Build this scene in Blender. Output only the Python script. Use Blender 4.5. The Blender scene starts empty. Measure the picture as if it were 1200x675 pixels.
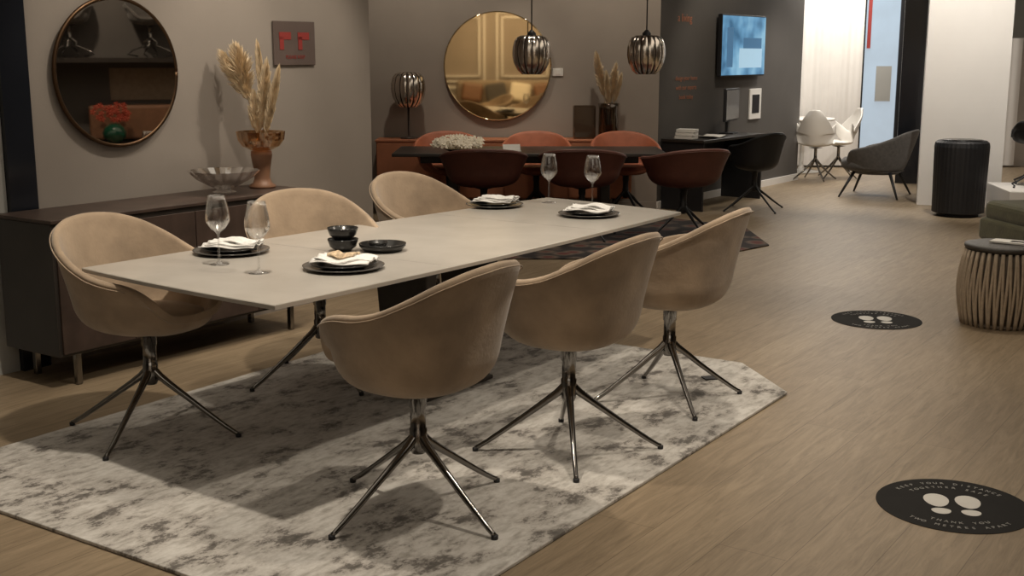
import bpy, math, random
from mathutils import Vector, Matrix
random.seed(4)
scene=bpy.context.scene
COL=scene.collection
def rad(d): return math.radians(d)

# ---------------------------------------------------------------- materials
def nmat(name):
    m=bpy.data.materials.new(name); m.use_nodes=True
    nt=m.node_tree
    return m,nt,nt.nodes['Principled BSDF']
def mat(name,col,rough=.5,metal=0,noise=0,nscale=20,bump=0,bscale=None,spec=.5,sheen=0,emit=None,estr=0,coat=0):
    m,nt,b=nmat(name)
    b.inputs['Base Color'].default_value=col
    b.inputs['Roughness'].default_value=rough
    b.inputs['Metallic'].default_value=metal
    b.inputs['Specular IOR Level'].default_value=spec
    b.inputs['Coat Weight'].default_value=coat
    if sheen:
        b.inputs['Sheen Weight'].default_value=sheen
        b.inputs['Sheen Roughness'].default_value=.5
    if emit:
        b.inputs['Emission Color'].default_value=emit
        b.inputs['Emission Strength'].default_value=estr
    tc=nt.nodes.new('ShaderNodeTexCoord')
    if noise:
        n=nt.nodes.new('ShaderNodeTexNoise'); n.inputs['Scale'].default_value=nscale; n.inputs['Detail'].default_value=5
        nt.links.new(tc.outputs['Object'],n.inputs['Vector'])
        r=nt.nodes.new('ShaderNodeValToRGB')
        r.color_ramp.elements[0].position=.3; r.color_ramp.elements[1].position=.7
        r.color_ramp.elements[0].color=tuple(c*(1-noise) for c in col[:3])+(1,)
        r.color_ramp.elements[1].color=tuple(min(1,c*(1+noise)) for c in col[:3])+(1,)
        nt.links.new(n.outputs['Fac'],r.inputs['Fac']); nt.links.new(r.outputs['Color'],b.inputs['Base Color'])
    if bump:
        n2=nt.nodes.new('ShaderNodeTexNoise'); n2.inputs['Scale'].default_value=bscale or nscale*4; n2.inputs['Detail'].default_value=3
        nt.links.new(tc.outputs['Object'],n2.inputs['Vector'])
        bp=nt.nodes.new('ShaderNodeBump'); bp.inputs['Strength'].default_value=bump; bp.inputs['Distance'].default_value=.01
        nt.links.new(n2.outputs['Fac'],bp.inputs['Height']); nt.links.new(bp.outputs['Normal'],b.inputs['Normal'])
    return m
def glassmat(name,col=(1,1,1,1),tint=(.95,.95,.95,1),ior=1.5,extra=.04):
    m=bpy.data.materials.new(name); m.use_nodes=True; nt=m.node_tree
    for n in list(nt.nodes): nt.nodes.remove(n)
    o=nt.nodes.new('ShaderNodeOutputMaterial'); t=nt.nodes.new('ShaderNodeBsdfTransparent'); g=nt.nodes.new('ShaderNodeBsdfGlossy')
    mx=nt.nodes.new('ShaderNodeMixShader'); lw=nt.nodes.new('ShaderNodeLayerWeight'); lw.inputs['Blend'].default_value=.35
    a=nt.nodes.new('ShaderNodeMath'); a.operation='MULTIPLY_ADD'; a.inputs[1].default_value=.75; a.inputs[2].default_value=extra
    t.inputs['Color'].default_value=tint; g.inputs['Color'].default_value=col; g.inputs['Roughness'].default_value=.03
    nt.links.new(lw.outputs['Facing'],a.inputs[0]); nt.links.new(a.outputs[0],mx.inputs[0])
    nt.links.new(t.outputs[0],mx.inputs[1]); nt.links.new(g.outputs[0],mx.inputs[2]); nt.links.new(mx.outputs[0],o.inputs['Surface'])
    return m

AX=math.atan2(.83,.565)   # direction of the shop's long axis in plan (rad from +X)
def floor_mat():
    m,nt,b=nmat('oak_plank_floor')
    tc=nt.nodes.new('ShaderNodeTexCoord'); mp=nt.nodes.new('ShaderNodeMapping'); mp.inputs['Rotation'].default_value=(0,0,-AX)
    nt.links.new(tc.outputs['Object'],mp.inputs['Vector'])
    br=nt.nodes.new('ShaderNodeTexBrick'); br.offset=.37
    br.inputs['Scale'].default_value=1; br.inputs['Brick Width'].default_value=2.3; br.inputs['Row Height'].default_value=.24
    br.inputs['Mortar Size'].default_value=.0018; br.inputs['Mortar Smooth'].default_value=.5; br.inputs['Bias'].default_value=0
    br.inputs['Color1'].default_value=(.315,.243,.163,1); br.inputs['Color2'].default_value=(.275,.208,.137,1); br.inputs['Mortar'].default_value=(.17,.125,.08,1)
    nt.links.new(mp.outputs[0],br.inputs['Vector'])
    mp2=nt.nodes.new('ShaderNodeMapping'); mp2.inputs['Scale'].default_value=(1.3,14,1)
    nt.links.new(mp.outputs[0],mp2.inputs['Vector'])
    n=nt.nodes.new('ShaderNodeTexNoise'); n.inputs['Scale'].default_value=2.2; n.inputs['Detail'].default_value=9; n.inputs['Roughness'].default_value=.74; n.inputs['Distortion'].default_value=1.2
    nt.links.new(mp2.outputs[0],n.inputs['Vector'])
    r=nt.nodes.new('ShaderNodeValToRGB'); r.color_ramp.elements[0].position=.33; r.color_ramp.elements[1].position=.66
    r.color_ramp.elements[0].color=(.66,.65,.62,1); r.color_ramp.elements[1].color=(1.12,1.12,1.12,1)
    nt.links.new(n.outputs['Fac'],r.inputs['Fac'])
    mx=nt.nodes.new('ShaderNodeMix'); mx.data_type='RGBA'; mx.blend_type='MULTIPLY'; mx.inputs[0].default_value=1
    nt.links.new(br.outputs['Color'],mx.inputs[6]); nt.links.new(r.outputs['Color'],mx.inputs[7])
    nt.links.new(mx.outputs[2],b.inputs['Base Color'])
    b.inputs['Roughness'].default_value=.45; b.inputs['Specular IOR Level'].default_value=.35
    return m
def rug_mat():
    m,nt,b=nmat('distressed_viscose_rug')
    tc=nt.nodes.new('ShaderNodeTexCoord')
    mp0=nt.nodes.new('ShaderNodeMapping'); mp0.inputs['Scale'].default_value=(1.2,1.8,1)
    nt.links.new(tc.outputs['Object'],mp0.inputs[0])
    n=nt.nodes.new('ShaderNodeTexNoise'); n.inputs['Scale'].default_value=3.0; n.inputs['Detail'].default_value=12; n.inputs['Roughness'].default_value=.78
    nt.links.new(mp0.outputs[0],n.inputs['Vector'])
    r=nt.nodes.new('ShaderNodeValToRGB'); e=r.color_ramp.elements
    e[0].position=.36; e[0].color=(.08,.072,.062,1); e[1].position=.60; e[1].color=(.62,.60,.565,1)
    x=e.new(.425); x.color=(.15,.135,.12,1); x=e.new(.455); x.color=(.39,.365,.335,1); x=e.new(.50); x.color=(.50,.475,.44,1)
    nt.links.new(n.outputs['Fac'],r.inputs['Fac'])
    n2=nt.nodes.new('ShaderNodeTexNoise'); n2.inputs['Scale'].default_value=12; n2.inputs['Detail'].default_value=8
    mp=nt.nodes.new('ShaderNodeMapping'); mp.inputs['Scale'].default_value=(1,3,1)
    nt.links.new(tc.outputs['Object'],mp.inputs[0]); nt.links.new(mp.outputs[0],n2.inputs['Vector'])
    r2=nt.nodes.new('ShaderNodeValToRGB'); r2.color_ramp.elements[0].position=.32; r2.color_ramp.elements[1].position=.5
    r2.color_ramp.elements[0].color=(.68,.67,.65,1); r2.color_ramp.elements[1].color=(1,1,1,1)
    nt.links.new(n2.outputs['Fac'],r2.inputs['Fac'])
    mx=nt.nodes.new('ShaderNodeMix'); mx.data_type='RGBA'; mx.blend_type='MULTIPLY'; mx.inputs[0].default_value=1
    nt.links.new(r.outputs['Color'],mx.inputs[6]); nt.links.new(r2.outputs['Color'],mx.inputs[7]); nt.links.new(mx.outputs[2],b.inputs['Base Color'])
    b.inputs['Roughness'].default_value=.8; b.inputs['Sheen Weight'].default_value=.25
    bp=nt.nodes.new('ShaderNodeBump'); bp.inputs['Strength'].default_value=.3; bp.inputs['Distance'].default_value=.005
    nt.links.new(n2.outputs['Fac'],bp.inputs['Height']); nt.links.new(bp.outputs['Normal'],b.inputs['Normal'])
    return m
def redrug_mat():
    m,nt,b=nmat('oriental_rug')
    tc=nt.nodes.new('ShaderNodeTexCoord'); v=nt.nodes.new('ShaderNodeTexVoronoi'); v.inputs['Scale'].default_value=5
    nt.links.new(tc.outputs['Object'],v.inputs['Vector'])
    r=nt.nodes.new('ShaderNodeValToRGB'); e=r.color_ramp.elements
    e[0].color=(.10,.025,.02,1); e[0].position=.2; e[1].color=(.02,.015,.015,1); e[1].position=.55
    x=e.new(.35); x.color=(.12,.09,.07,1)
    nt.links.new(v.outputs['Distance'],r.inputs['Fac']); nt.links.new(r.outputs['Color'],b.inputs['Base Color']); b.inputs['Roughness'].default_value=.9
    return m

M=dict(
 floor=floor_mat(), rug=rug_mat(), redrug=redrug_mat(),
 wall=mat('taupe_wall_paint',(.285,.25,.22,1),.85,noise=.04,nscale=3,bump=.05,bscale=120),
 wallb=mat('greige_wall_paint',(.34,.295,.255,1),.85,noise=.04,nscale=3),
 wallg=mat('grey_wall_paint',(.38,.38,.36,1),.85,noise=.03,nscale=3),
 dark=mat('charcoal_wall_paint',(.100,.092,.085,1),.8,noise=.05,nscale=3),
 white=mat('white_wall_paint',(.78,.75,.71,1),.8,noise=.02,nscale=3),
 ceil=mat('ceiling_paint',(.25,.24,.22,1),.9,noise=.03,nscale=2),
 black=mat('black_matte',(.014,.014,.016,1),.5,noise=.1,nscale=10),
 blackgloss=mat('black_glaze',(.012,.012,.012,1),.22,noise=.1,nscale=10),
 chrome=mat('polished_steel',(.24,.23,.22,1),.15,1,noise=.03,nscale=8),
 suede=mat('beige_suede',(.345,.258,.178,1),.92,noise=.24,nscale=6,bump=.15,bscale=60,sheen=.3),
 cherry=mat('rust_leather',(.38,.12,.06,1),.55,noise=.12,nscale=12,bump=.1),
 burg=mat('burgundy_leather',(.10,.032,.021,1),.55,noise=.12,nscale=12,bump=.1),
 top=mat('ceramic_table_top',(.42,.395,.36,1),.26,noise=.06,nscale=5,spec=.5),
 topedge=mat('ceramic_table_edge',(.42,.39,.35,1),.4,noise=.05,nscale=8),
 seam=mat('leaf_joint',(.24,.22,.20,1),.5,noise=.05,nscale=8),
 frame=mat('dark_oak_frame',(.035,.029,.025,1),.5,noise=.2,nscale=14),
 side=mat('dark_stained_oak',(.052,.034,.027,1),.42,noise=.3,nscale=8),
 sideend=mat('dark_lacquer',(.032,.027,.024,1),.35,noise=.15,nscale=5),
 orange=mat('rust_lacquer',(.42,.16,.08,1),.5,noise=.1,nscale=8),
 redtop=mat('dark_table_top',(.03,.025,.022,1),.35,noise=.2,nscale=6),
 linen=mat('white_linen',(.78,.77,.75,1),.85,noise=.08,nscale=60,bump=.3,bscale=90),
 menu=mat('printed_menu',(.55,.42,.28,1),.7,noise=.45,nscale=28),
 plate=mat('smoke_plate',(.10,.095,.09,1),.22,noise=.1,nscale=10),
 paper=mat('white_paper',(.8,.78,.74,1),.7,noise=.03,nscale=20),
 pampas=mat('dried_pampas',(.76,.62,.43,1),.9,noise=.15,nscale=20),
 stem=mat('dried_stem',(.40,.28,.16,1),.8,noise=.15,nscale=20),
 glass=glassmat('clear_glass'),
 crystal=glassmat('cut_crystal',(1,1,1,1),(.86,.84,.82,1),extra=.22),
 smoke=glassmat('smoked_glass',(.8,.75,.7,1),(.50,.44,.38,1),extra=.06),
 amber=glassmat('amber_glass',(1,.85,.65,1),(.72,.55,.40,1),extra=.12),
 ribbed=mat('bronze_chrome',(.85,.78,.70,1),.22,1,noise=.05,nscale=10),
 ribdark=mat('smoky_shade',(.05,.035,.03,1),.15,0,noise=.2,nscale=10),
 mirror=mat('silver_mirror',(.66,.60,.54,1),.02,1,noise=.01,nscale=2),
 gold=mat('gold_mirror',(.74,.57,.33,1),.03,1,noise=.01,nscale=2),
 bronze=mat('bronze_rim',(.10,.06,.035,1),.4,1,noise=.1,nscale=10),
 red=mat('red_print',(.28,.035,.03,1),.6,noise=.05,nscale=10),
 orangetxt=mat('orange_lettering',(.45,.17,.09,1),.6,noise=.05,nscale=10),
 signglass=mat('brown_sign_panel',(.125,.095,.085,1),.3,noise=.1,nscale=5),
 green=mat('moss_velvet',(.070,.068,.030,1),.9,noise=.2,nscale=10,bump=.2,sheen=.3),
 greyfelt=mat('grey_felt',(.085,.078,.072,1),.95,noise=.2,nscale=30,bump=.3,sheen=.2),
 whitepl=mat('white_shell',(.78,.75,.70,1),.4,noise=.02,nscale=5),
 rope=mat('taupe_cord',(.50,.41,.31,1),.85,noise=.12,nscale=40,bump=.3),
 ropedark=mat('dark_core',(.16,.13,.10,1),.8,noise=.1,nscale=10),
 mesh=mat('dark_tray',(.07,.065,.06,1),.4,noise=.2,nscale=60,bump=.4),
 sticker=mat('floor_decal_black',(.020,.019,.018,1),.8,noise=.1,nscale=12,spec=.15),
 stickerw=mat('floor_decal_print',(.62,.60,.56,1),.6,noise=.04,nscale=12),
 stickert=mat('floor_decal_lettering',(.34,.33,.31,1),.6,noise=.04,nscale=12),
 curtain=mat('white_curtain',(.76,.73,.69,1),.9,noise=.03,nscale=5),
 leather=mat('brown_leather',(.20,.10,.055,1),.5,noise=.15,nscale=10),
 flower=mat('red_petals',(.42,.06,.03,1),.7,noise=.1,nscale=20),
 greenglass=mat('green_glass',(.01,.07,.04,1),.08,0,noise=.1,nscale=6,coat=.5),
 creamfl=mat('cream_petals',(.85,.78,.64,1),.8,noise=.08,nscale=20),
 darkglass=mat('black_glass_panel',(.014,.016,.022,1),.12,0,noise=.05,nscale=3),
 sofa=mat('sand_sofa',(.30,.24,.18,1),.9,noise=.1,nscale=20,bump=.2),
)
def screen_mat():
    m,nt,b=nmat('tv_picture')
    tc=nt.nodes.new('ShaderNodeTexCoord'); n=nt.nodes.new('ShaderNodeTexNoise'); n.inputs['Scale'].default_value=3; n.inputs['Detail'].default_value=2
    nt.links.new(tc.outputs['Object'],n.inputs['Vector'])
    r=nt.nodes.new('ShaderNodeValToRGB'); e=r.color_ramp.elements
    e[0].position=.35; e[0].color=(.06,.17,.30,1); e[1].position=.66; e[1].color=(.32,.60,.80,1)
    x=e.new(.5); x.color=(.16,.38,.60,1)
    nt.links.new(n.outputs['Fac'],r.inputs['Fac']); nt.links.new(r.outputs['Color'],b.inputs['Emission Color'])
    b.inputs['Base Color'].default_value=(.01,.01,.01,1); b.inputs['Emission Strength'].default_value=.8; b.inputs['Roughness'].default_value=.2
    return m
M['screen']=screen_mat()
M['tvblue']=mat('tv_picture_dark',(.02,.05,.1,1),.3,noise=.2,nscale=6,emit=(.08,.20,.34,1),estr=.7)
M['tvlight']=mat('tv_picture_light',(.02,.05,.1,1),.3,noise=.2,nscale=6,emit=(.50,.72,.85,1),estr=.8)
M['window']=mat('daylight_window',(.1,.15,.2,1),.1,noise=.3,nscale=2,emit=(.62,.70,.78,1),estr=.65)

# ---------------------------------------------------------------- mesh helpers
def obj(name,verts,faces,m=None,parent=None,smooth=False,loc=(0,0,0),rz=0,rot=None):
    me=bpy.data.meshes.new(name); me.from_pydata([tuple(v) for v in verts],[],faces); me.update()
    if m: me.materials.append(m)
    if smooth:
        for p in me.polygons: p.use_smooth=True
    o=bpy.data.objects.new(name,me); COL.objects.link(o)
    o.location=loc; o.rotation_euler=rot if rot else (0,0,rz)
    if parent: o.parent=parent
    return o
def group(name,loc=(0,0,0),rz=0,scale=1):
    e=bpy.data.objects.new(name,None); COL.objects.link(e); e.empty_display_size=.1
    e.location=loc; e.rotation_euler=(0,0,rz); e.scale=(scale,)*3
    return e
def bev(o,w,s=3):
    b=o.modifiers.new('bevel','BEVEL'); b.width=w; b.segments=s; b.limit_method='ANGLE'; b.angle_limit=rad(40)
    return o
def box(name,cx,cy,cz,sx,sy,sz,m,parent=None,bevel=0,rz=0,rot=None):
    x,y,z=sx/2,sy/2,sz/2
    v=[(-x,-y,-z),(x,-y,-z),(x,y,-z),(-x,y,-z),(-x,-y,z),(x,-y,z),(x,y,z),(-x,y,z)]
    f=[(0,3,2,1),(4,5,6,7),(0,1,5,4),(1,2,6,5),(2,3,7,6),(3,0,4,7)]
    o=obj(name,v,f,m,parent,False,(cx,cy,cz),rz,rot)
    if bevel: bev(o,bevel)
    return o
def lathe(name,prof,m,parent=None,seg=40,loc=(0,0,0),smooth=True,rot=None,sx=1,sy=1,flute=0):
    v=[];f=[];n=len(prof)
    for i in range(seg):
        a=2*math.pi*i/seg; q=1+(flute if i%2 else 0)
        for r,z in prof: v.append((r*q*math.cos(a)*sx,r*q*math.sin(a)*sy,z))
    for i in range(seg):
        j=(i+1)%seg
        for k in range(n-1):
            f.append((i*n+k,j*n+k,j*n+k+1,i*n+k+1))
    return obj(name,v,f,m,parent,smooth,loc,0,rot)
def tube_data(pts,radii,seg=10,V=None,F=None):
    V=[] if V is None else V; F=[] if F is None else F
    pts=[Vector(p) for p in pts]; n=len(pts)
    if not hasattr(radii,'__len__'): radii=[radii]*n
    base=len(V); up=None
    for i,p in enumerate(pts):
        t=(pts[min(i+1,n-1)]-pts[max(i-1,0)]).normalized()
        if up is None:
            up=Vector((0,0,1)) if abs(t.z)<.9 else Vector((1,0,0))
        s=t.cross(up).normalized(); up2=s.cross(t).normalized(); up=up2
        for k in range(seg):
            a=2*math.pi*k/seg
            V.append(tuple(p+(s*math.cos(a)+up2*math.sin(a))*radii[i]))
    for i in range(n-1):
        for k in range(seg):
            l=(k+1)%seg
            F.append((base+i*seg+k,base+i*seg+l,base+(i+1)*seg+l,base+(i+1)*seg+k))
    F.append(tuple(base+k for k in range(seg))[::-1]); F.append(tuple(base+(n-1)*seg+k for k in range(seg)))
    return V,F
def tube(name,pts,radii,m,parent=None,seg=10,loc=(0,0,0)):
    V,F=tube_data(pts,radii,seg); return obj(name,V,F,m,parent,True,loc)
def prism(name,poly,z0,z1,m,parent=None,loc=(0,0,0),rz=0):
    n=len(poly); v=[(x,y,z0) for x,y in poly]+[(x,y,z1) for x,y in poly]
    f=[tuple(range(n))[::-1],tuple(range(n,2*n))]+[(i,(i+1)%n,n+(i+1)%n,n+i) for i in range(n)]
    return obj(name,v,f,m,parent,False,loc,rz)
def interp(tab,x):
    n=len(tab)
    for i in range(n-1):
        if x<=tab[i+1][0]:
            x0,y0=tab[i];x1,y1=tab[i+1]; h=x1-x0; t=(x-x0)/h
            def sl(k):
                if k<=0 or k>=n-1: return 0
                a=(tab[k][1]-tab[k-1][1])/(tab[k][0]-tab[k-1][0]); b=(tab[k+1][1]-tab[k][1])/(tab[k+1][0]-tab[k][0])
                return 0 if a*b<=0 else 2*a*b/(a+b)
            m0,m1=sl(i),sl(i+1)
            return y0*(2*t**3-3*t**2+1)+m0*h*(t**3-2*t**2+t)+y1*(3*t**2-2*t**3)+m1*h*(t**3-t**2)
    return tab[-1][1]
def text(name,s,size,m,parent,loc,rot,align='CENTER'):
    c=bpy.data.curves.new(name,'FONT'); c.body=s; c.size=size; c.align_x=align; c.align_y='CENTER'; c.materials.append(m); c.extrude=.0005
    o=bpy.data.objects.new(name,c); COL.objects.link(o); o.parent=parent; o.location=loc; o.rotation_euler=rot
    return o

# ---------------------------------------------------------------- room shell
def wall_seg(name,p0,p1,th,h,m,z0=0):
    d=(Vector(p1)-Vector(p0)); L=d.length; d.normalize(); n=Vector((-d.y,d.x))
    c=(Vector(p0)+Vector(p1))/2+n*th/2
    return box(name,c.x,c.y,z0+h/2,L,th,h,m,rz=math.atan2(d.y,d.x))
HC=3.3
box('floor',0,7,-.05,22,26,.1,M['floor'])
box('ceiling',0,7,HC+.05,22,26,.1,M['ceil'])
LO=Vector((-2.53,6.0)); LD=Vector((.571,.821)); LN=Vector((-.821,.571))
wall_seg('wall_left',LO+LD*.14,LO+LD*2.74,.12,HC,M['wall'])
wall_seg('wall_left_front',LO-LD*9,LO-LD*.02,.12,HC,M['wallg'])
box('pillar_door_frame',*(LO+LD*.06+LN*.08),HC/2,.155,.22,HC,M['darkglass'],rz=math.atan2(LD.y,LD.x))
wall_seg('wall_return',(-1.03,8.37),(-1.78,12.6),.1,HC,M['wall'])
wall_seg('wall_back',(1.53,12.6),(-1.9,12.6),-.12,HC,M['wallb'])
TO=Vector((1.53,12.6)); TD=Vector((.582,.813)); TN=Vector((.813,-.582)); TA=math.atan2(TD.y,TD.x)
wall_seg('wall_tv',TO,TO+TD*3.8,.2,HC,M['dark'])
wall_seg('wall_window',(3.2,17.6),(8.5,17.6),.12,HC,M['white'])
wall_seg('wall_right',(7.6,18),(7.6,-4),.12,HC,M['wallb'])
wall_seg('wall_front',(9,-3.6),(-9,-3.6),.12,HC,M['wallb'])
bb=TO+TD*1.9+TN*.01
box('baseboard_tv',bb.x,bb.y,.04,3.8,.02,.08,M['white'],rz=TA)
bb=LO+LD*1.44-LN*.01
box('baseboard_left',bb.x,bb.y,.04,2.58,.02,.08,M['wall'],rz=math.atan2(LD.y,LD.x))
box('baseboard_back',-.2,12.59,.04,3.4,.02,.08,M['wallb'])
box('column_white',4.87,13.02,HC/2,.84,.35,HC,M['white'],rz=rad(-17))
box('column_dark',5.15,15.3,HC/2,.46,.3,HC,M['darkglass'],rz=rad(-18))
g=group('window_1',(5.30,17.5,0))
box('pane',0,0,1.5,.50,.03,2.9,M['window'],g)
for x in (-.27,.27): box('frame_side',x,-.01,1.5,.05,.07,3.0,M['black'],g)
box('red_poster',-.19,-.03,2.15,.05,.01,.9,M['red'],g)
box('grey_poster',.05,-.03,1.2,.22,.01,.5,M['wallg'],g)
def curtain(name,x0,x1,y,h,m):
    V=[];F=[];n=120
    for i in range(n+1):
        t=i/n; x=x0+(x1-x0)*t; yy=y+.009*math.sin(t*(x1-x0)*22)+.003*math.sin(t*77)
        V+= [(x,yy,.03),(x,yy,h)]
    for i in range(n): F.append((2*i,2*i+2,2*i+3,2*i+1))
    return obj(name,V,F,m,None,True)
curtain('curtain',3.95,5.02,17.42,3.2,M['curtain'])
curtain('curtain',5.62,7.3,17.42,3.2,M['curtain'])

# ---------------------------------------------------------------- rugs
def chamfer(l,w,c):
    x,y=l/2,w/2
    return [(-x+c,-y),(x-c,-y),(x,-y+c),(x,y-c),(x-c,y),(-x+c,y),(-x,y-c),(-x,-y+c)]
bev(prism('area_rug',chamfer(3.41,2.4,.4),0.001,.014,M['rug'],loc=(-.40,5.12,0),rz=rad(56.3)),.003,2)
bev(prism('oriental_rug',chamfer(3.4,2.5,.7),0.001,.012,M['redrug'],loc=(.50,10.65,0)),.003,2)

# ---------------------------------------------------------------- swivel tub chair
RIM=[(0,.920),(20,.912),(40,.882),(60,.825),(80,.762),(95,.725),(112,.703),(124,.688),(134,.645),(145,.565),(158,.524),(180,.515)]
def chair(name,x,y,face,shellm,basem,legrot=45,legr=.385,wide=1.0,seatm=None,z=0,sc=1.0,low=0,arm=0,flat=0):
    """face: plan angle (deg) the sitter looks along"""
    g=group(name,(x,y,z),rad(face-90),sc)
    seatm=seatm or shellm
    NA=72; ZB=.445
    def plan(a,R):
        s,c=math.sin(a),-math.cos(a)
        ex=2.4
        k=(abs(s/1.0)**ex+abs(c/.95)**ex)**(-1/ex)
        return k*R*s*wide,k*R*c
    def rimz(d):
        z=interp(RIM,d)-low*.05
        if arm: z+=arm*math.exp(-((d-108)/24)**2)
        if flat and z>.70: z=.70+(z-.70)*(1-flat)
        return z
    prof=[(.25,0.0),(.50,.035),(.70,.13),(.84,.29),(.93,.52),(.98,.77),(1.0,1.0)]
    V=[];F=[]
    NW=8
    nr=len(prof)+NW
    for i in range(NA):
        a=2*math.pi*i/NA; d=abs(((math.degrees(a)+180)%360)-180)
        zr=rimz(d); zb=min(.60,zr-.004)
        Rb=.288; Rr=.335 if d<120 else .335-.03*min(1,(d-120)/40)
        for r,h in prof:
            px,py=plan(a,Rb*r); V.append((px,py,ZB+(zb-ZB)*h))
        for k in range(1,NW+1):
            t=k/NW; R=Rb+(Rr-Rb)*(t*.75+.25*(1-(1-t)**2))
            px,py=plan(a,R)
            back=max(0,math.cos(a))
            V.append((px,py-.035*back*t*t,zb+(zr-zb)*t))
    for i in range(NA):
        j=(i+1)%NA
        for k in range(nr-1): F.append((i*nr+k,j*nr+k,j*nr+k+1,i*nr+k+1))
    V.append((0,0,ZB)); c=len(V)-1
    for i in range(NA): F.append((c,((i+1)%NA)*nr,i*nr))
    s=obj('shell',V,F,shellm,g,True)
    so=s.modifiers.new('sol','SOLIDIFY'); so.thickness=.032; so.offset=-1
    sb=s.modifiers.new('sub','SUBSURF'); sb.levels=1; sb.render_levels=1
    pts=[]
    for i in range(-46,47):
        a=rad(i*2.7); d=abs(i*2.7)
        px,py=plan(a,.336); back=max(0,math.cos(a)); pts.append((px,py-.034*back,rimz(d)-.016))
    tube('piping',pts,.0028,shellm,g,6)
    V=[];F=[];pr=[(.0,.545),(.5,.543),(.80,.536),(.95,.522),(1.0,.505),(.97,.492),(.6,.480)]
    for i in range(NA):
        a=2*math.pi*i/NA
        for r,h in pr:
            px,py=plan(a,.232*r); V.append((px,py+.012*r,h))
    n=len(pr)
    for i in range(NA):
        j=(i+1)%NA
        for k in range(n-1): F.append((i*n+k,i*n+k+1,j*n+k+1,j*n+k))
    obj('seat_cushion',V,F,seatm,g,True)
    lathe('column',[(.0,.205),(.024,.21),(.031,.225),(.032,.30),(.028,.305),(.028,.375),(.032,.38),(.032,.425),(.07,.435),(.10,.447),(0,.449)],basem,g,24)
    rl=rad(legrot)-rad(face-90)
    V=[];F=[]
    for k in range(4):
        a=rl+k*math.pi/2; dx,dy=math.cos(a),math.sin(a)
        path=[(.006,.282),(.022,.265),(.045,.243),(.09,.210),(.16,.161),(.25,.098),(.33,.044),(legr-.012,.018),(legr,.013)]
        path=[(r*legr/.385 if r>.1 and r<legr-.02 else r,h) for r,h in path]
        tube_data([(dx*r,dy*r,h) for r,h in path],[.018,.018,.0165,.0145,.0125,.011,.010,.0092,.009],10,V,F)
    obj('legs',V,F,basem,g,True)
    V=[];F=[]
    for k in range(4):
        a=rl+k*math.pi/2; dx,dy=math.cos(a),math.sin(a)
        tube_data([(dx*legr,dy*legr,.0),(dx*legr,dy*legr,.014)],.012,10,V,F)
    obj('glides',V,F,M['black'],g,True)
    return g
FR=145.6
S_=M['suede'];C_=M['chrome']
zr_=.014
chair('dining_chair',-.33,4.03,FR+2,S_,C_,45,.385,z=zr_,arm=.04)
chair('dining_chair',.230,4.68,FR,S_,C_,2,.38,z=zr_,arm=.035)
chair('dining_chair',.735,5.43,FR+4,S_,C_,12,.36,z=zr_,arm=.02)
chair('dining_chair',-1.54,4.93,-30,S_,C_,-12,.39,z=zr_)
chair('dining_chair',-.95,5.78,-62,S_,C_,38,.38,z=zr_)
chair('dining_chair',-.44,6.74,-42,S_,C_,20,.38,z=zr_)

# ---------------------------------------------------------------- dining table
def dining_table():
    g=group('dining_table',(0,0,0))
    P=[Vector(a) for a in [(-1.745,4.77),(-.817,4.03),(.93,6.53),(.215,7.22)]]
    c=sum(P,Vector((0,0)))/4
    out=[]
    for i in range(4):
        a=P[i];b=P[(i+1)%4]; d=(b-a); n=Vector((d.y,-d.x)).normalized(); bow=.035 if i%2 else .02
        for k in range(12):
            t=k/12; out.append(a+d*t+n*bow*4*t*(1-t))
    n=len(out)
    V=[];F=[]
    def inset(p,dist):
        d=(p-c); return p-d.normalized()*dist
    for ins,z in [(0.003,.755),(0,.752),(0,.738),(.10,.728)]:
        for p in out:
            q=inset(p,ins); V.append((q.x,q.y,z))
    for l in range(3):
        for i in range(n):
            j=(i+1)%n; F.append((l*n+i,(l+1)*n+i,(l+1)*n+j,l*n+j))
    F.append(tuple(range(n))); F.append(tuple(range(3*n,4*n))[::-1])
    t=obj('table_top',V,F,M['top'],g); t.data.materials.append(M['topedge'])
    for p in t.data.polygons:
        if abs(p.normal.z)<.99: p.material_index=1
    ang=math.atan2(.82,.575)
    ax=Vector((.572,.82)); px=Vector((.82,-.572))
    for s in (-.62,.62):
        q=c+ax*s; box('leaf_seam',q.x,q.y,.7551,.002,1.02,.0006,M['seam'],g,rz=ang)
    q=c; box('under_frame',q.x,q.y,.70,2.2,.44,.055,M['frame'],g,.01,rz=ang)
    for s in (-.24,.24):
        q=c+ax*s
        b0=[(-.03,-.11),(.03,-.11),(.03,.11),(-.03,.11)]; b1=[(-.04,-.16),(.04,-.16),(.04,.16),(-.04,.16)]
        V=[(x,y,.03) for x,y in b0]+[(x,y,.68) for x,y in b1]
        F=[(3,2,1,0),(4,5,6,7)]+[(i,(i+1)%4,4+(i+1)%4,4+i) for i in range(4)]
        bev(obj('pedestal',V,F,M['frame'],g,False,(q.x,q.y,0),ang),.008)
    box('foot',c.x,c.y,.024,.54,.26,.02,M['frame'],g,.006,rz=ang)
dining_table()
ZT=.7555
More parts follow.
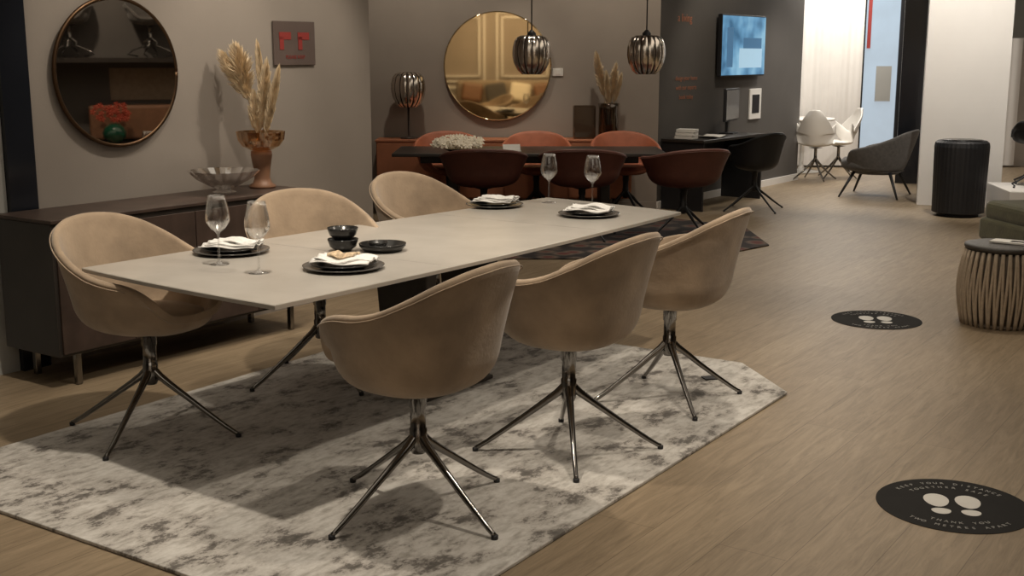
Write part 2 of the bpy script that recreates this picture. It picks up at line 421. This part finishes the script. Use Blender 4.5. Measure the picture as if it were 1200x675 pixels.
# ---------------------------------------------------------------- tableware
def wine_glass(x,y,z=ZT):
    pr=[(0,.0),(.041,.0),(.041,.002),(.02,.006),(.006,.012),(.0042,.03),(.0040,.10),(.005,.125),(.012,.135),(.030,.150),(.047,.175),(.050,.190),(.046,.225),(.038,.265),(.034,.285),(.0325,.285),(.036,.265),(.044,.225),(.048,.190),(.045,.176),(.028,.152),(.01,.138),(0,.136)]
    lathe('wine_glass',pr,M['glass'],None,36,(x,y,z))
def place(x,y,rz,menu=False):
    g=group('dinner_plate',(x,y,ZT),rz)
    lathe('charger',[(0,0),(.10,0),(.155,.010),(.165,.014),(.165,.017),(.15,.014),(.10,.005),(0,.005)],M['plate'],g,48)
    lathe('plate',[(0,.006),(.08,.006),(.125,.020),(.133,.024),(.131,.027),(.12,.023),(.08,.012),(0,.012)],M['blackgloss'],g,48)
    g2=group('folded_napkin',(x,y,ZT),rz)
    nx,ny=20,14;random.seed(int(x*100))
    for L in range(3):
        V=[];F=[];ph=random.random()*6
        w,h=.25-.02*L,.14-.012*L
        for j in range(ny+1):
            for i in range(nx+1):
                u=i/nx-.5;v=j/ny-.5
                zz=.034+.009*L+.005*math.sin(u*9+ph)+.004*math.sin(v*14+u*7+ph*2)+(.008*math.exp(-((v+.1)*6)**2))
                V.append((u*w+.01*L,v*h+.012*math.sin(u*5+ph)+.01*L,zz))
        for j in range(ny):
            for i in range(nx):
                a=j*(nx+1)+i; F.append((a,a+1,a+nx+2,a+nx+1))
        mm=M['menu'] if (menu and L==2) else M['linen']
        o=obj('fold_%d'%(L+1),V,F,mm,g2,True); s=o.modifiers.new('s','SOLIDIFY'); s.thickness=.005
        if menu and L==2: o.scale=(.55,.8,1); o.location=(-.02,.0,.003)
place(-1.225,5.15,rad(-10)); place(-.68,4.75,rad(-12),True); place(-.10,6.78,rad(-25)); place(.413,6.38,rad(-20))
for a in [(-1.205,4.85),(-1.0,4.65),(.215,6.95),(.46,6.82)]: wine_glass(*a)
g=group('black_bowl_stack',(-.744,5.2,ZT))
bowl=[(0,0),(.035,0),(.038,.006),(.058,.02),(.068,.05),(.067,.054),(.062,.05),(.052,.022),(0,.012)]
lathe('lower_bowl',bowl,M['blackgloss'],g,36); lathe('upper_bowl',[(r,z+.05) for r,z in bowl],M['blackgloss'],g,36)
g=group('black_serving_dish',(-.57,5.20,ZT))
lathe('dish',[(0,0),(.08,0),(.102,.022),(.104,.034),(.098,.034),(.075,.010),(0,.008)],M['blackgloss'],g,40)
lathe('dip_bowl',[(0,.012),(.03,.012),(.046,.04),(.043,.04),(.026,.018),(0,.018)],M['blackgloss'],g,30,(-.02,0,0))

# ---------------------------------------------------------------- sideboard left
SA=math.atan2(LD.y,LD.x)
SO=Vector((-2.18,5.59))
def sideboard():
    L=1.72; D=.44
    c=SO+LD*L/2+LN*D/2
    g=group('sideboard',(c.x,c.y,0),SA)
    box('carcass',0,.0,.49,L,D,.65,M['sideend'],g,.004)
    n=4
    for i in range(n):
        w=(L-.03)/n; x=-L/2+.015+w*(i+.5)
        box('door_%d'%(i+1),x,-D/2-.007,.485,w-.006,.014,.61,M['side'],g,.002)
    box('top_panel',0,-.004,.825,L+.01,D+.02,.018,M['side'],g,.003)
    for sx in (-L/2+.13,L/2-.13):
        for sy in (-D/2+.05,D/2-.05):
            box('leg',sx,sy,.0835,.03,.03,.163,M['chrome'],g,.004)
        box('leg_rail',sx,0,.158,.03,D-.08,.012,M['chrome'],g)
sideboard()
def lpt(s,o):
    p=Vector((-2.108,5.70))+LD*s+LN*o; return p.x,p.y
x,y=lpt(1.13,.2)
pr=[(0,.0),(.06,.0),(.065,.008),(.03,.02),(.09,.05),(.15,.085),(.195,.13),(.19,.13),(.145,.092),(.085,.058),(0,.04)]
lathe('glass_bowl',pr,M['crystal'],None,36,(x,y,.8345),smooth=False,flute=.05)
def plume(V,F,base,tip,w,nst=170,ln=.09):
    base=Vector(base);tip=Vector(tip);d=tip-base
    for i in range(nst):
        t=random.random()**.8; p=base+d*t; a=random.random()*6.28
        env=math.sin(math.pi*min(1,.12+t*.88))**.6*w
        side=Vector((math.cos(a),math.sin(a),0))
        q=p+side*env*(.4+.6*random.random())+d.normalized()*ln*(.4+.6*random.random())
        wd=d.cross(side).normalized()*.006
        k=len(V); V+= [tuple(p-wd),tuple(p+wd),tuple((p+q)/2+side*.01+wd),tuple(q),tuple((p+q)/2+side*.01-wd)]
        F.append((k,k+1,k+2,k+3,k+4))
def pampas(name,loc,plumes,vasefn):
    g=group(name,loc); vasefn(g)
    V=[];F=[];V2=[];F2=[]
    for b,m_,t,w in plumes:
        tube_data([b,m_,t],[.003,.0025,.0015],5,V2,F2); plume(V,F,m_,t,w,520)
    obj('stems',V2,F2,M['stem'],g,True); obj('plumes',V,F,M['pampas'],g,False)
def goblet(g):
    lathe('pedestal',[(0,0),(.075,0),(.08,.012),(.055,.03),(.045,.06),(.05,.12),(.062,.19),(.06,.215),(0,.22)],M['leather'],g,28)
    lathe('glass_cup',[(0,.222),(.06,.222),(.105,.245),(.130,.28),(.138,.33),(.133,.33),(.123,.28),(.098,.25),(.055,.23),(0,.23)],M['amber'],g,36,smooth=False,flute=.03)
x,y=lpt(1.46,.24)
pampas('pampas_vase',(x,y,.8345),[((.0,0,.24),(-.07,0,.54),(-.12,.02,.78),.10),((.0,0,.24),(-.05,0,.50),(-.19,.02,.74),.08),((.01,0,.24),(.0,.0,.34),(.045,0,.68),.05),((.02,0,.24),(.03,0,.32),(.11,-.02,.64),.035),((-.01,0,.24),(-.02,0,.32),(-.03,0,.50),.05),((.01,.01,.24),(.02,.02,.50),(-.0,.02,.78),.025)],goblet)

def round_mirror(name,p,ang,z,r,mm,rimm,rimw=.012):
    g=group(name,(p[0],p[1],z),ang)
    lathe('glass',[(0,.0),(r,.0),(r,-.012),(0,-.012)],mm,g,96,(0,-.004,0),smooth=False,rot=(rad(-90),0,0))
    N=96;pts=[(r*math.cos(2*math.pi*i/N),-.01,r*math.sin(2*math.pi*i/N)) for i in range(N+1)]
    tube('rim',pts,rimw,rimm,g,8)
p=LO+LD*.672-LN*.02
round_mirror('round_mirror',p,SA,1.51,.39,M['mirror'],M['bronze'],.012)
round_mirror('gold_round_mirror',(-.15,12.57),0,1.49,.55,M['gold'],M['gold'],.008)
p=LO+LD*2.02-LN*.012
g=group('wall_sign',(p.x,p.y,1.675),SA)
box('panel',0,0,0,.36,.012,.27,M['signglass'],g,.003)
for dx in (-.085,.075):
    box('bar',dx,-.008,.045,.10,.003,.045,M['red'],g); box('bar_stem',dx-.03,-.008,-.0,.035,.003,.08,M['red'],g)
text('caption','PLEASE KEEP',.03,M['red'],g,(0,-.009,-.085),(rad(90),0,0))

# ---------------------------------------------------------------- back dining area
def red_table():
    g=group('dining_table',(.16,11.2,0))
    bev(prism('table_top',[(-1.24,-.45),(1.24,-.45),(1.24,.45),(-1.24,.45)],.705,.735,M['redtop'],g),.006)
    box('under_frame',0,0,.665,2.0,.5,.07,M['frame'],g,.01)
    for s in (-.7,.7):
        box('pedestal',s,0,.33,.09,.4,.62,M['frame'],g,.01); box('foot',s,0,.024,.2,.6,.02,M['frame'],g,.005)
red_table()
Rr=M['cherry'];Bb=M['burg']; zz=.012
for x in (-.62,.24,1.12): chair('dining_chair',x,11.76,-90+random.uniform(-6,6),Rr,M['black'],30,.33,z=zz,wide=1.05,low=.9,flat=.2)
for x,a in ((-.25,92),(.62,86),(1.52,112)): chair('dining_chair',x,10.55,a,Bb,M['black'],30,.36,z=zz,wide=1.17,low=0,arm=.03,flat=.55)
g=group('credenza',(-.08,12.37,0))
box('body',0,0,.45,2.6,.38,.58,M['orange'],g,.006); box('top_panel',0,0,.75,2.62,.40,.02,M['orange'],g,.004)
for i in range(4): box('door_%d'%(i+1),-1.3+.65*(i+.5),-.197,.45,.635,.014,.55,M['orange'],g,.002)
for x in (-1.15,1.15):
    for y in (-.14,.14): box('leg',x,y,.08,.03,.03,.16,M['black'],g)
def ribshade(g,z0,sc=1):
    prof=[(.075,0),(.115,.035),(.148,.10),(.162,.17),(.160,.24),(.145,.30),(.118,.335),(.08,.35),(.0,.355)]
    lathe('inner_shade',[(r*.94*sc,z0+z*sc) for r,z in prof],M['ribdark'],g,32)
    V=[];F=[];N=14
    for k in range(N):
        a0=2*math.pi*k/N; cols=[]
        for j in range(15):
            t=j/14; fi=t*(len(prof)-2); i=min(int(fi),len(prof)-3); u=fi-i
            r=(prof[i][0]*(1-u)+prof[i+1][0]*u)*sc; z=z0+(prof[i][1]*(1-u)+prof[i+1][1]*u)*sc
            hw=(math.sin(math.pi*(.06+.90*t))**.45)*math.pi/N*.88
            cols.append([(r*1.0*math.cos(a0-hw),r*math.sin(a0-hw),z),((r+.014*sc)*math.cos(a0),(r+.014*sc)*math.sin(a0),z),(r*math.cos(a0+hw),r*math.sin(a0+hw),z)])
        b=len(V)
        for c in cols: V+=c
        for j in range(14):
            for s in range(2): F.append((b+j*3+s,b+j*3+s+1,b+j*3+s+4,b+j*3+s+3))
    obj('petals',V,F,M['ribbed'],g,True)
for x in (.18,1.235):
    g=group('pendant_lamp',(x,11.2,0))
    ribshade(g,1.43)
    lathe('cap',[(.04,1.775),(.04,1.80),(.012,1.83),(.0,1.83)],M['black'],g,20)
    tube('cord',[(0,0,1.82),(0,0,HC)],.006,M['black'],g,8)
    lathe('canopy',[(0,HC),(.05,HC),(.05,HC-.03),(0,HC-.035)],M['black'],g,20)
g=group('table_lamp',(-1.06,12.36,.7605))
lathe('base',[(0,0),(.09,0),(.09,.012),(.015,.02),(.011,.04),(.011,.34),(0,.34)],M['ribdark'],g,28)
ribshade(g,.32,1.0)
def sqv(g):
    bev(box('square_vase',-.10,0,.17,.23,.16,.34,M['smoke'],g,0),.02)
    lathe('round_vase',[(0,0),(.09,0),(.105,.05),(.10,.30),(.11,.36),(.105,.36),(.093,.30),(.097,.05),(0,.01)],M['smoke'],g,28,(.15,.0,0))
pampas('pampas_vase',(.84,12.36,.7605),[((.14,0,.1),(.10,0,.42),(.02,0,.82),.07),((.15,0,.1),(.16,0,.36),(.21,0,.70),.065),((.15,0,.1),(.14,0,.34),(.12,0,.62),.055),((.16,0,.1),(.2,0,.36),(.26,0,.60),.04)],sqv)
g=group('flower_arrangement',(-.50,10.98,.7355))
lathe('low_bowl',[(0,0),(.07,0),(.13,.03),(.125,.03),(.06,.01),(0,.01)],M['blackgloss'],g,28)
V=[];F=[]
for i in range(80):
    a=random.random()*6.28;r=random.random()**.5*.17;cx,cy,cz=r*math.cos(a)*1.3,r*math.sin(a)*.7,.045+.10*random.random()*(1-r*3)+.01
    for k in range(5):
        b=a+k*1.256;s=.028;dz=random.uniform(-.01,.015)
        q=len(V); V+=[(cx,cy,cz),(cx+s*math.cos(b-.5),cy+.5*s*math.sin(b-.5),cz+.8*s*math.sin(b-.5)+dz),(cx+1.5*s*math.cos(b),cy+.6*s*math.sin(b),cz+1.2*s*math.sin(b)),(cx+s*math.cos(b+.5),cy+.5*s*math.sin(b+.5),cz+.8*s*math.sin(b+.5)+dz)]
        F.append((q,q+1,q+2,q+3))
obj('petals',V,F,M['creamfl'],g)
g=group('table_flyer',(.0,11.05,.738),rad(8)); box('sheet',0,0,0,.16,.12,.004,M['paper'],g)
box('fold',0,.03,.03,.16,.004,.06,M['paper'],g,rot=(rad(-30),0,0))
g=group('light_switch',(.475,12.592,1.43)); box('plate',0,0,0,.11,.012,.08,M['paper'],g,.003); box('rocker',0,-.008,0,.05,.006,.05,M['white'],g,.002)

# ---------------------------------------------------------------- tv wall things
def tp(s,o): p=TO+TD*s+TN*o; return p.x,p.y
x,y=tp(1.86,.055)
g=group('television',(x,y,1.71),TA)
box('housing',0,0,0,1.18,.05,.69,M['black'],g,.006); box('screen',0,-.028,0,1.15,.004,.66,M['screen'],g); box('wall_bracket',0,.035,0,.3,.03,.3,M['black'],g)
box('picture_bed',.18,-.0308,-.14,.62,.001,.22,M['tvlight'],g); box('picture_headboard',.22,-.0306,.02,.5,.001,.14,M['tvblue'],g); box('picture_doorway',-.38,-.0306,-.02,.16,.001,.44,M['tvblue'],g)
x,y=tp(.35,.006); g=group('wall_lettering',(x,y,0),TA)
text('headline','a living',.12,M['orangetxt'],g,(.18,0,1.99),(rad(90),0,0))
for i,t in enumerate(['design your home','with our experts','book today']): text('line_%d'%i,t,.07,M['orangetxt'],g,(.25,0,1.36-.10*i),(rad(90),0,0))
x,y=tp(2.37,.012); g=group('framed_notice',(x,y,1.03),TA)
box('frame',0,0,0,.32,.02,.36,M['paper'],g,.003); box('print',0,-.012,.0,.2,.004,.22,M['darkglass'],g)
x,y=tp(.80,.26); g=group('desk',(x,y,0),TA)
box('desk_top',0,0,.725,1.5,.5,.03,M['redtop'],g,.004)
for dx in (-.72,.72): box('side_panel',dx,0,.355,.03,.48,.71,M['black'],g)
box('modesty_panel',0,.22,.5,1.4,.02,.4,M['black'],g)
x,y=tp(1.28,.22); g=group('desktop_monitor',(x,y,.7405),TA+rad(10))
box('display',0,0,.32,.56,.03,.36,M['black'],g,.006); box('screen',0,-.017,.32,.52,.004,.32,M['darkglass'],g)
box('stand',0,.04,.09,.06,.03,.18,M['black'],g); box('stand_base',0,.02,.006,.22,.16,.012,M['black'],g,.004)
x,y=tp(.14,.26); g=group('paper_stack',(x,y,.7405),TA)
for i in range(3): box('sheets_%d'%i,.01*i,0,.02+.035*i,.14,.20,.03,M['paper'],g,rz=.1*i)
x,y=tp(.50,.36); g=group('open_catalogue',(x,y,.7405),TA)
box('page_left',-.07,0,.016,.14,.22,.005,M['paper'],g,rot=(0,rad(8),0)); box('page_right',.07,0,.016,.14,.22,.005,M['paper'],g,rot=(0,rad(-8),0))
chair('office_chair',2.55,12.55,118,M['black'],M['black'],25,.40,wide=.85,sc=.93,arm=.03,flat=.15)

# white chairs, round table, lounge chair
def shell_chair(x,y,face):
    g=group('white_shell_chair',(x,y,0),rad(face-90))
    V=[];F=[];nu,nv=16,22
    for j in range(nv+1):
        t=j/nv
        if t<.45:
            u=t/.45; yy=.24-.40*u; z=.45-.02*math.sin(math.pi*u); w=.21+.03*math.sin(math.pi*u); curl=.03
        else:
            u=(t-.45)/.55; yy=-.16-.11*math.sin(u*1.3)-.05*u; z=.45+.05*u+.42*u**1.1; w=.26*(1-u**2.4*.75); curl=.05+.10*math.sin(math.pi*min(1,u+.2))
        for i in range(nu+1):
            s=i/nu*2-1; V.append((s*w,yy+(curl*s*s if t>=.45 else 0),z+(curl*1.4*s*s if t<.6 else 0)))
    for j in range(nv):
        for i in range(nu):
            a=j*(nu+1)+i; F.append((a,a+1,a+nu+2,a+nu+1))
    o=obj('shell',V,F,M['whitepl'],g,True); s=o.modifiers.new('s','SOLIDIFY'); s.thickness=.02; o.modifiers.new('b','SUBSURF').levels=1
    lathe('column',[(0,.24),(.03,.25),(.02,.30),(.02,.41),(.09,.425),(0,.43)],M['chrome'],g,20)
    V=[];F=[]
    for k in range(4):
        a=rad(30)+k*math.pi/2
        tube_data([(math.cos(a)*r,math.sin(a)*r,h) for r,h in ((.01,.27),(.06,.22),(.16,.12),(.30,.012))],[.018,.015,.012,.009],8,V,F)
    obj('legs',V,F,M['chrome'],g,True)
shell_chair(3.95,15.6,70); shell_chair(4.33,15.9,190)
g=group('round_side_table',(4.05,16.75,0))
lathe('top',[(0,.72),(.42,.72),(.43,.735),(.42,.75),(0,.75)],M['whitepl'],g,40)
lathe('pedestal',[(0,0),(.25,0),(.25,.012),(.05,.04),(.03,.1),(.03,.68),(.12,.72),(0,.72)],M['whitepl'],g,28)
def lounge(x,y,face):
    g=group('lounge_chair',(x,y,0),rad(face-90))
    V=[];F=[];nr=8
    tab=[(0,.78),(30,.76),(60,.68),(90,.60),(115,.56),(128,.53),(135,.42)]
    N=44
    for i in range(N+1):
        dd=-135+270*i/N; a=rad(dd); zr=interp(tab,abs(dd))
        for k in range(nr+1):
            t=k/nr; R=.29+.12*t**.8; V.append((math.sin(a)*R*1.02,-math.cos(a)*R*.95-.05*t*max(0,math.cos(a)),.30+(zr-.30)*t))
    for i in range(N):
        for k in range(nr):
            b=i*(nr+1)+k; F.append((b,b+nr+1,b+nr+2,b+1))
    o=obj('shell',V,F,M['greyfelt'],g,True); s=o.modifiers.new('s','SOLIDIFY'); s.thickness=.045; s.offset=0; o.modifiers.new('b','SUBSURF').levels=1
    lathe('seat_cushion',[(0,.30),(.30,.30),(.345,.33),(.35,.40),(.32,.435),(0,.445)],M['greyfelt'],g,40,(0,.05,0))
    lathe('seat_base',[(0,.26),(.24,.26),(.31,.30),(0,.31)],M['greyfelt'],g,40)
    V=[];F=[]
    for sx in (-1,1):
        for sy in (-1,1): tube_data([(sx*.20,sy*.20,.29),(sx*.34,sy*.33,.0)],[.02,.011],8,V,F)
    obj('legs',V,F,M['black'],g,True)
lounge(4.22,13.85,150)
g=group('bluetooth_speaker',(4.54,12.1,0))
V=[];F=[];N=80
def flut(z,r): return [((r*(1+.012*(i%2)))*math.cos(2*math.pi*i/N),(r*(1+.012*(i%2)))*math.sin(2*math.pi*i/N),z) for i in range(N)]
rings=[(0.03,.22),(.04,.25),(.70,.262),(.74,.255),(.76,.23)]
for z,r in rings: V+=flut(z,r)
for k in range(len(rings)-1):
    for i in range(N): F.append((k*N+i,k*N+(i+1)%N,(k+1)*N+(i+1)%N,(k+1)*N+i))
F.append(tuple(range(N))[::-1]); F.append(tuple(range((len(rings)-1)*N,len(rings)*N)))
obj('body',V,F,M['black'],g)
lathe('foot_ring',[(0,0),(.2,0),(.2,.03),(0,.03)],M['black'],g,32)
lathe('top_plate',[(0,.76),(.2,.76),(.2,.768),(0,.77)],M['blackgloss'],g,32)
g=group('display_plinth',(5.90,11.9,0),rad(-8)); box('plinth_body',0,0,.16,2.0,.9,.28,M['white'],g,.01); box('plinth_base',0,0,.01,1.8,.8,.02,M['black'],g)
chair('display_chair',5.28,12.0,150,M['black'],M['black'],20,.3,z=.302,sc=.95)
g=group('wall_panel',(5.75,13.6,0)); box('panel',0,0,2.1,.9,.05,.62,M['wallg'],g); box('post_a',-.4,.05,1.65,.04,.04,3.3,M['wallg'],g); box('post_b',.4,.05,1.65,.04,.04,3.3,M['wallg'],g)
g=group('green_sofa',(4.90,9.65,0),rad(8)); g.scale=(1,1,.86)
box('base',0,0,.20,1.8,1.0,.22,M['green'],g,.04)
box('seat_cushion_a',-.44,-.0,.38,.86,.98,.19,M['green'],g,.06); box('seat_cushion_b',.42,-.0,.38,.84,.98,.19,M['green'],g,.06)
box('back_rest',.98,.0,.50,.2,1.0,.8,M['green'],g,.06)
for sx in (-.75,.75):
    for sy in (-.38,.38): box('foot',sx,sy,.045,.05,.05,.09,M['black'],g)
g=group('woven_pouf',(2.96,7.1,0))
lathe('core',[(0,.02),(.200,.02),(.225,.2),(.212,.44),(0,.44)],M['ropedark'],g,40)
V=[];F=[]
for k in range(72):
    a=2*math.pi*k/72; sw=.07 if k%2 else -.07
    pts=[]
    for j in range(9):
        t=j/8; r=.212+.032*math.sin(math.pi*t)+ .004*t; aa=a+sw*(t-.5); pts.append((r*math.cos(aa),r*math.sin(aa),.0+.455*t))
    tube_data(pts,.0092,6,V,F)
obj('cords',V,F,M['rope'],g,True)
lathe('top_tray',[(0,.455),(.21,.455),(.225,.47),(.225,.485),(.20,.492),(0,.49)],M['mesh'],g,44)
lathe('base_ring',[(0,0.0),(.2,0),(.215,.012),(.2,.025),(0,.025)],M['ropedark'],g,40)
g=group('brochure',(3.0,7.1,.4935),rad(-40)); box('cover',0,0,.006,.22,.12,.010,M['paper'],g,rz=0); box('print',.04,.0,.0118,.08,.05,.0008,M['darkglass'],g)
# ---------------------------------------------------------------- floor stickers
def sticker(x,y,r,rz=0):
    g=group('floor_sticker',(x,y,0),rz)
    lathe('disc',[(0,.0005),(r,.0005),(r,.002),(0,.002)],M['sticker'],g,72,smooth=False)
    for sx in (-1,1):
        sole=[];N=28
        for i in range(N):
            a=2*math.pi*i/N; sole.append((sx*.055+.044*math.cos(a)*(1+.12*math.sin(a)),.035+.066*math.sin(a)))
        prism('sole',sole,.0022,.0028,M['stickerw'],g)
        heel=[]
        for i in range(N):
            a=2*math.pi*i/N; heel.append((sx*.051+.034*math.cos(a),-.066+.036*math.sin(a)*(1 if math.sin(a)<0 else .6)))
        prism('heel',heel,.0022,.0028,M['stickerw'],g)
    def arc(s,rr,top):
        n=len(s); st=.022/rr*1.1
        for i,ch in enumerate(s):
            if ch==' ': continue
            k=(i-(n-1)/2)*st
            a=(math.pi/2-k) if top else (-math.pi/2+k)
            text('letter',ch,.024,M['stickert'],g,(rr*math.cos(a),rr*math.sin(a),.0025),(0,0,a-math.pi/2 if top else a+math.pi/2))
    arc('KEEP YOUR DISTANCE',r*.82,True); arc('TOGETHER SAFE',r*.66,True)
    arc('TWO METRES APART',r*.82,False); arc('THANK YOU',r*.66,False)
sticker(2.245,7.19,.27,rad(-8)); sticker(1.60,4.10,.27,rad(-12))
g=group('price_card',(1.0,5.78,.0145),rad(15)); box('card',0,0,.004,.09,.06,.006,M['black'],g)

# ---------------------------------------------------------------- parts of the shop seen only in the mirrors
g=group('display_shelf',(5.3,6.9,0))
box('back_board',.25,0,1.3,.04,2.6,2.6,M['dark'],g); box('low_shelf',0,0,.62,.5,2.4,.06,M['redtop'],g); box('high_shelf',0,0,1.55,.5,2.4,.05,M['redtop'],g)
for y in (-1.2,1.2): box('upright',0,y,1.3,.5,.05,2.6,M['dark'],g)
box('leather_chest',.05,.15,.86,.3,1.1,.38,M['leather'],g,.03)
box('art_panel',.22,.3,1.28,.01,.9,.36,M['sofa'],g)
for y in (6.35,7.2): chair('display_chair',5.25,y,180+random.uniform(-30,30),M['greyfelt'],M['chrome'],20,.2,z=1.577,sc=.8)
g=group('red_flower_vase',(5.02,6.75,.6510))
lathe('vase',[(0,0),(.06,0),(.12,.06),(.13,.11),(.10,.17),(.05,.21),(.04,.21),(0,.05)],M['greenglass'],g,28)
V=[];F=[]
for i in range(34):
    a=random.random()*6.28;r=random.random()**.5*.17; cx,cy,cz=r*math.cos(a)*.5,r*math.sin(a)*1.4,.25+.17*random.random()
    for k in range(5):
        b=k*1.256;s=.026;q=len(V); V+=[(cx,cy,cz),(cx+.3*s,cy+s*math.cos(b-.5),cz+s*math.sin(b-.5)),(cx,cy+1.4*s*math.cos(b),cz+1.4*s*math.sin(b)),(cx+.3*s,cy+s*math.cos(b+.5),cz+s*math.sin(b+.5))]
        F.append((q,q+1,q+2,q+3))
obj('blossoms',V,F,M['flower'],g)
g=group('wall_moulding',(0,-3.58,0))
for cx in (-2.9,-1.3,.3,1.9,3.5):
    for ins in (0,.12):
        w=1.3-2*ins; zt=2.6-ins; zb=1.0+ins
        for (a,b,ww,h) in ((0,zt,w,.05),(0,zb,w,.05),(-w/2,(zt+zb)/2,.05,zt-zb+.05),(w/2,(zt+zb)/2,.05,zt-zb+.05)):
            box('strip',cx+a,.02,b,ww,.04,h,M['white'],g)
box('dado_rail',0,.02,.86,9,.05,.06,M['white'],g)
g=group('sofa',(-.1,-2.7,0),math.pi)
box('base',0,0,.30,2.4,.9,.4,M['sofa'],g,.05); box('back_rest',0,.38,.68,2.4,.2,.7,M['sofa'],g,.08)
for i in range(4): box('cushion_%d'%i,-.85+.56*i,.18,.76,.48,.16,.44,[M['leather'],M['creamfl'],M['greyfelt'],M['leather']][i],g,.07,rot=(rad(-15),rad(8*(-1)**i),0))
for sx in (-1,1):
    for sy in (-.35,.35): box('foot',sx,sy,.05,.06,.06,.1,M['black'],g)

# ---------------------------------------------------------------- lights
WARM=(1,.88,.72)
def spot(x,y,tx,ty,tz,e,ang=75,col=WARM,r=.05,z=3.2,blend=.6):
    l=bpy.data.lights.new('ceiling_spot','SPOT'); l.energy=e; l.color=col; l.spot_size=rad(ang); l.spot_blend=blend; l.shadow_soft_size=r
    o=bpy.data.objects.new('ceiling_spot',l); COL.objects.link(o); o.location=(x,y,z)
    o.rotation_euler=(Vector((tx,ty,tz))-Vector((x,y,z))).to_track_quat('-Z','Y').to_euler()
def area(x,y,z,sx,sy,e,col=WARM,rot=(0,0,0)):
    l=bpy.data.lights.new('ambient_fill','AREA'); l.shape='RECTANGLE'; l.size=sx; l.size_y=sy; l.energy=e; l.color=col  # added overhead fill for the ambient level, not a real ceiling fixture
    o=bpy.data.objects.new('ambient_fill',l); COL.objects.link(o); o.location=(x,y,z); o.rotation_euler=rot
area(0,5,3.25,5,5,52); area(3.2,9,3.25,3,5,38); area(0,-1,3.25,4,3,42)
spot(-.9,4.4,-1.0,4.9,.7,190); spot(.9,4.0,.1,4.6,.3,120); spot(1.3,6.0,.6,6.2,.5,115); spot(-.5,6.3,-.5,6.3,.7,70)
spot(2.6,4.2,2.0,4.8,0,70); spot(2.9,7.4,2.5,7.5,0,85); spot(2.4,10,2.4,10,0,110,); spot(.2,9.8,.2,10.2,0,60)
spot(-1.0,5.9,-2.0,6.8,1.5,75,60); spot(-.2,6.8,-1.4,7.4,1.3,95,60)
spot(-.8,11.4,-.8,12.6,1.3,55,80); spot(.9,11.4,.9,12.6,1.3,55,80); spot(.2,11.3,.2,11.3,.7,60)
spot(2.9,12.4,2.6,13.6,1.2,55,80)
CW=(1,.93,.84)
area(4.6,16.3,3.2,1.6,1.6,110,CW); spot(4.2,11.2,4.9,13.0,1.4,230,90,CW); spot(4.0,14.2,4.0,14.5,0,110,90,CW)
spot(4.8,10.5,4.8,10.5,0,60); spot(3.9,6.4,5.3,6.9,1.1,110); spot(-.8,-1.4,-.8,-3.6,1.2,150,110); spot(.9,-1.4,.9,-3.6,1.2,150,110)
w=bpy.data.worlds.new('World'); scene.world=w; w.use_nodes=True; w.node_tree.nodes['Background'].inputs[0].default_value=(.5,.47,.43,1); w.node_tree.nodes['Background'].inputs[1].default_value=.15

# ---------------------------------------------------------------- camera
cd=bpy.data.cameras.new('camera'); cd.sensor_width=36; cd.lens=42; cd.clip_start=.05
cam=bpy.data.objects.new('camera',cd); COL.objects.link(cam); cam.location=(0,0,1.6); cam.rotation_euler=(rad(90)-math.atan(272.5/1400),0,0)
scene.camera=cam
try:
    scene.view_settings.view_transform='Standard'
except Exception: pass
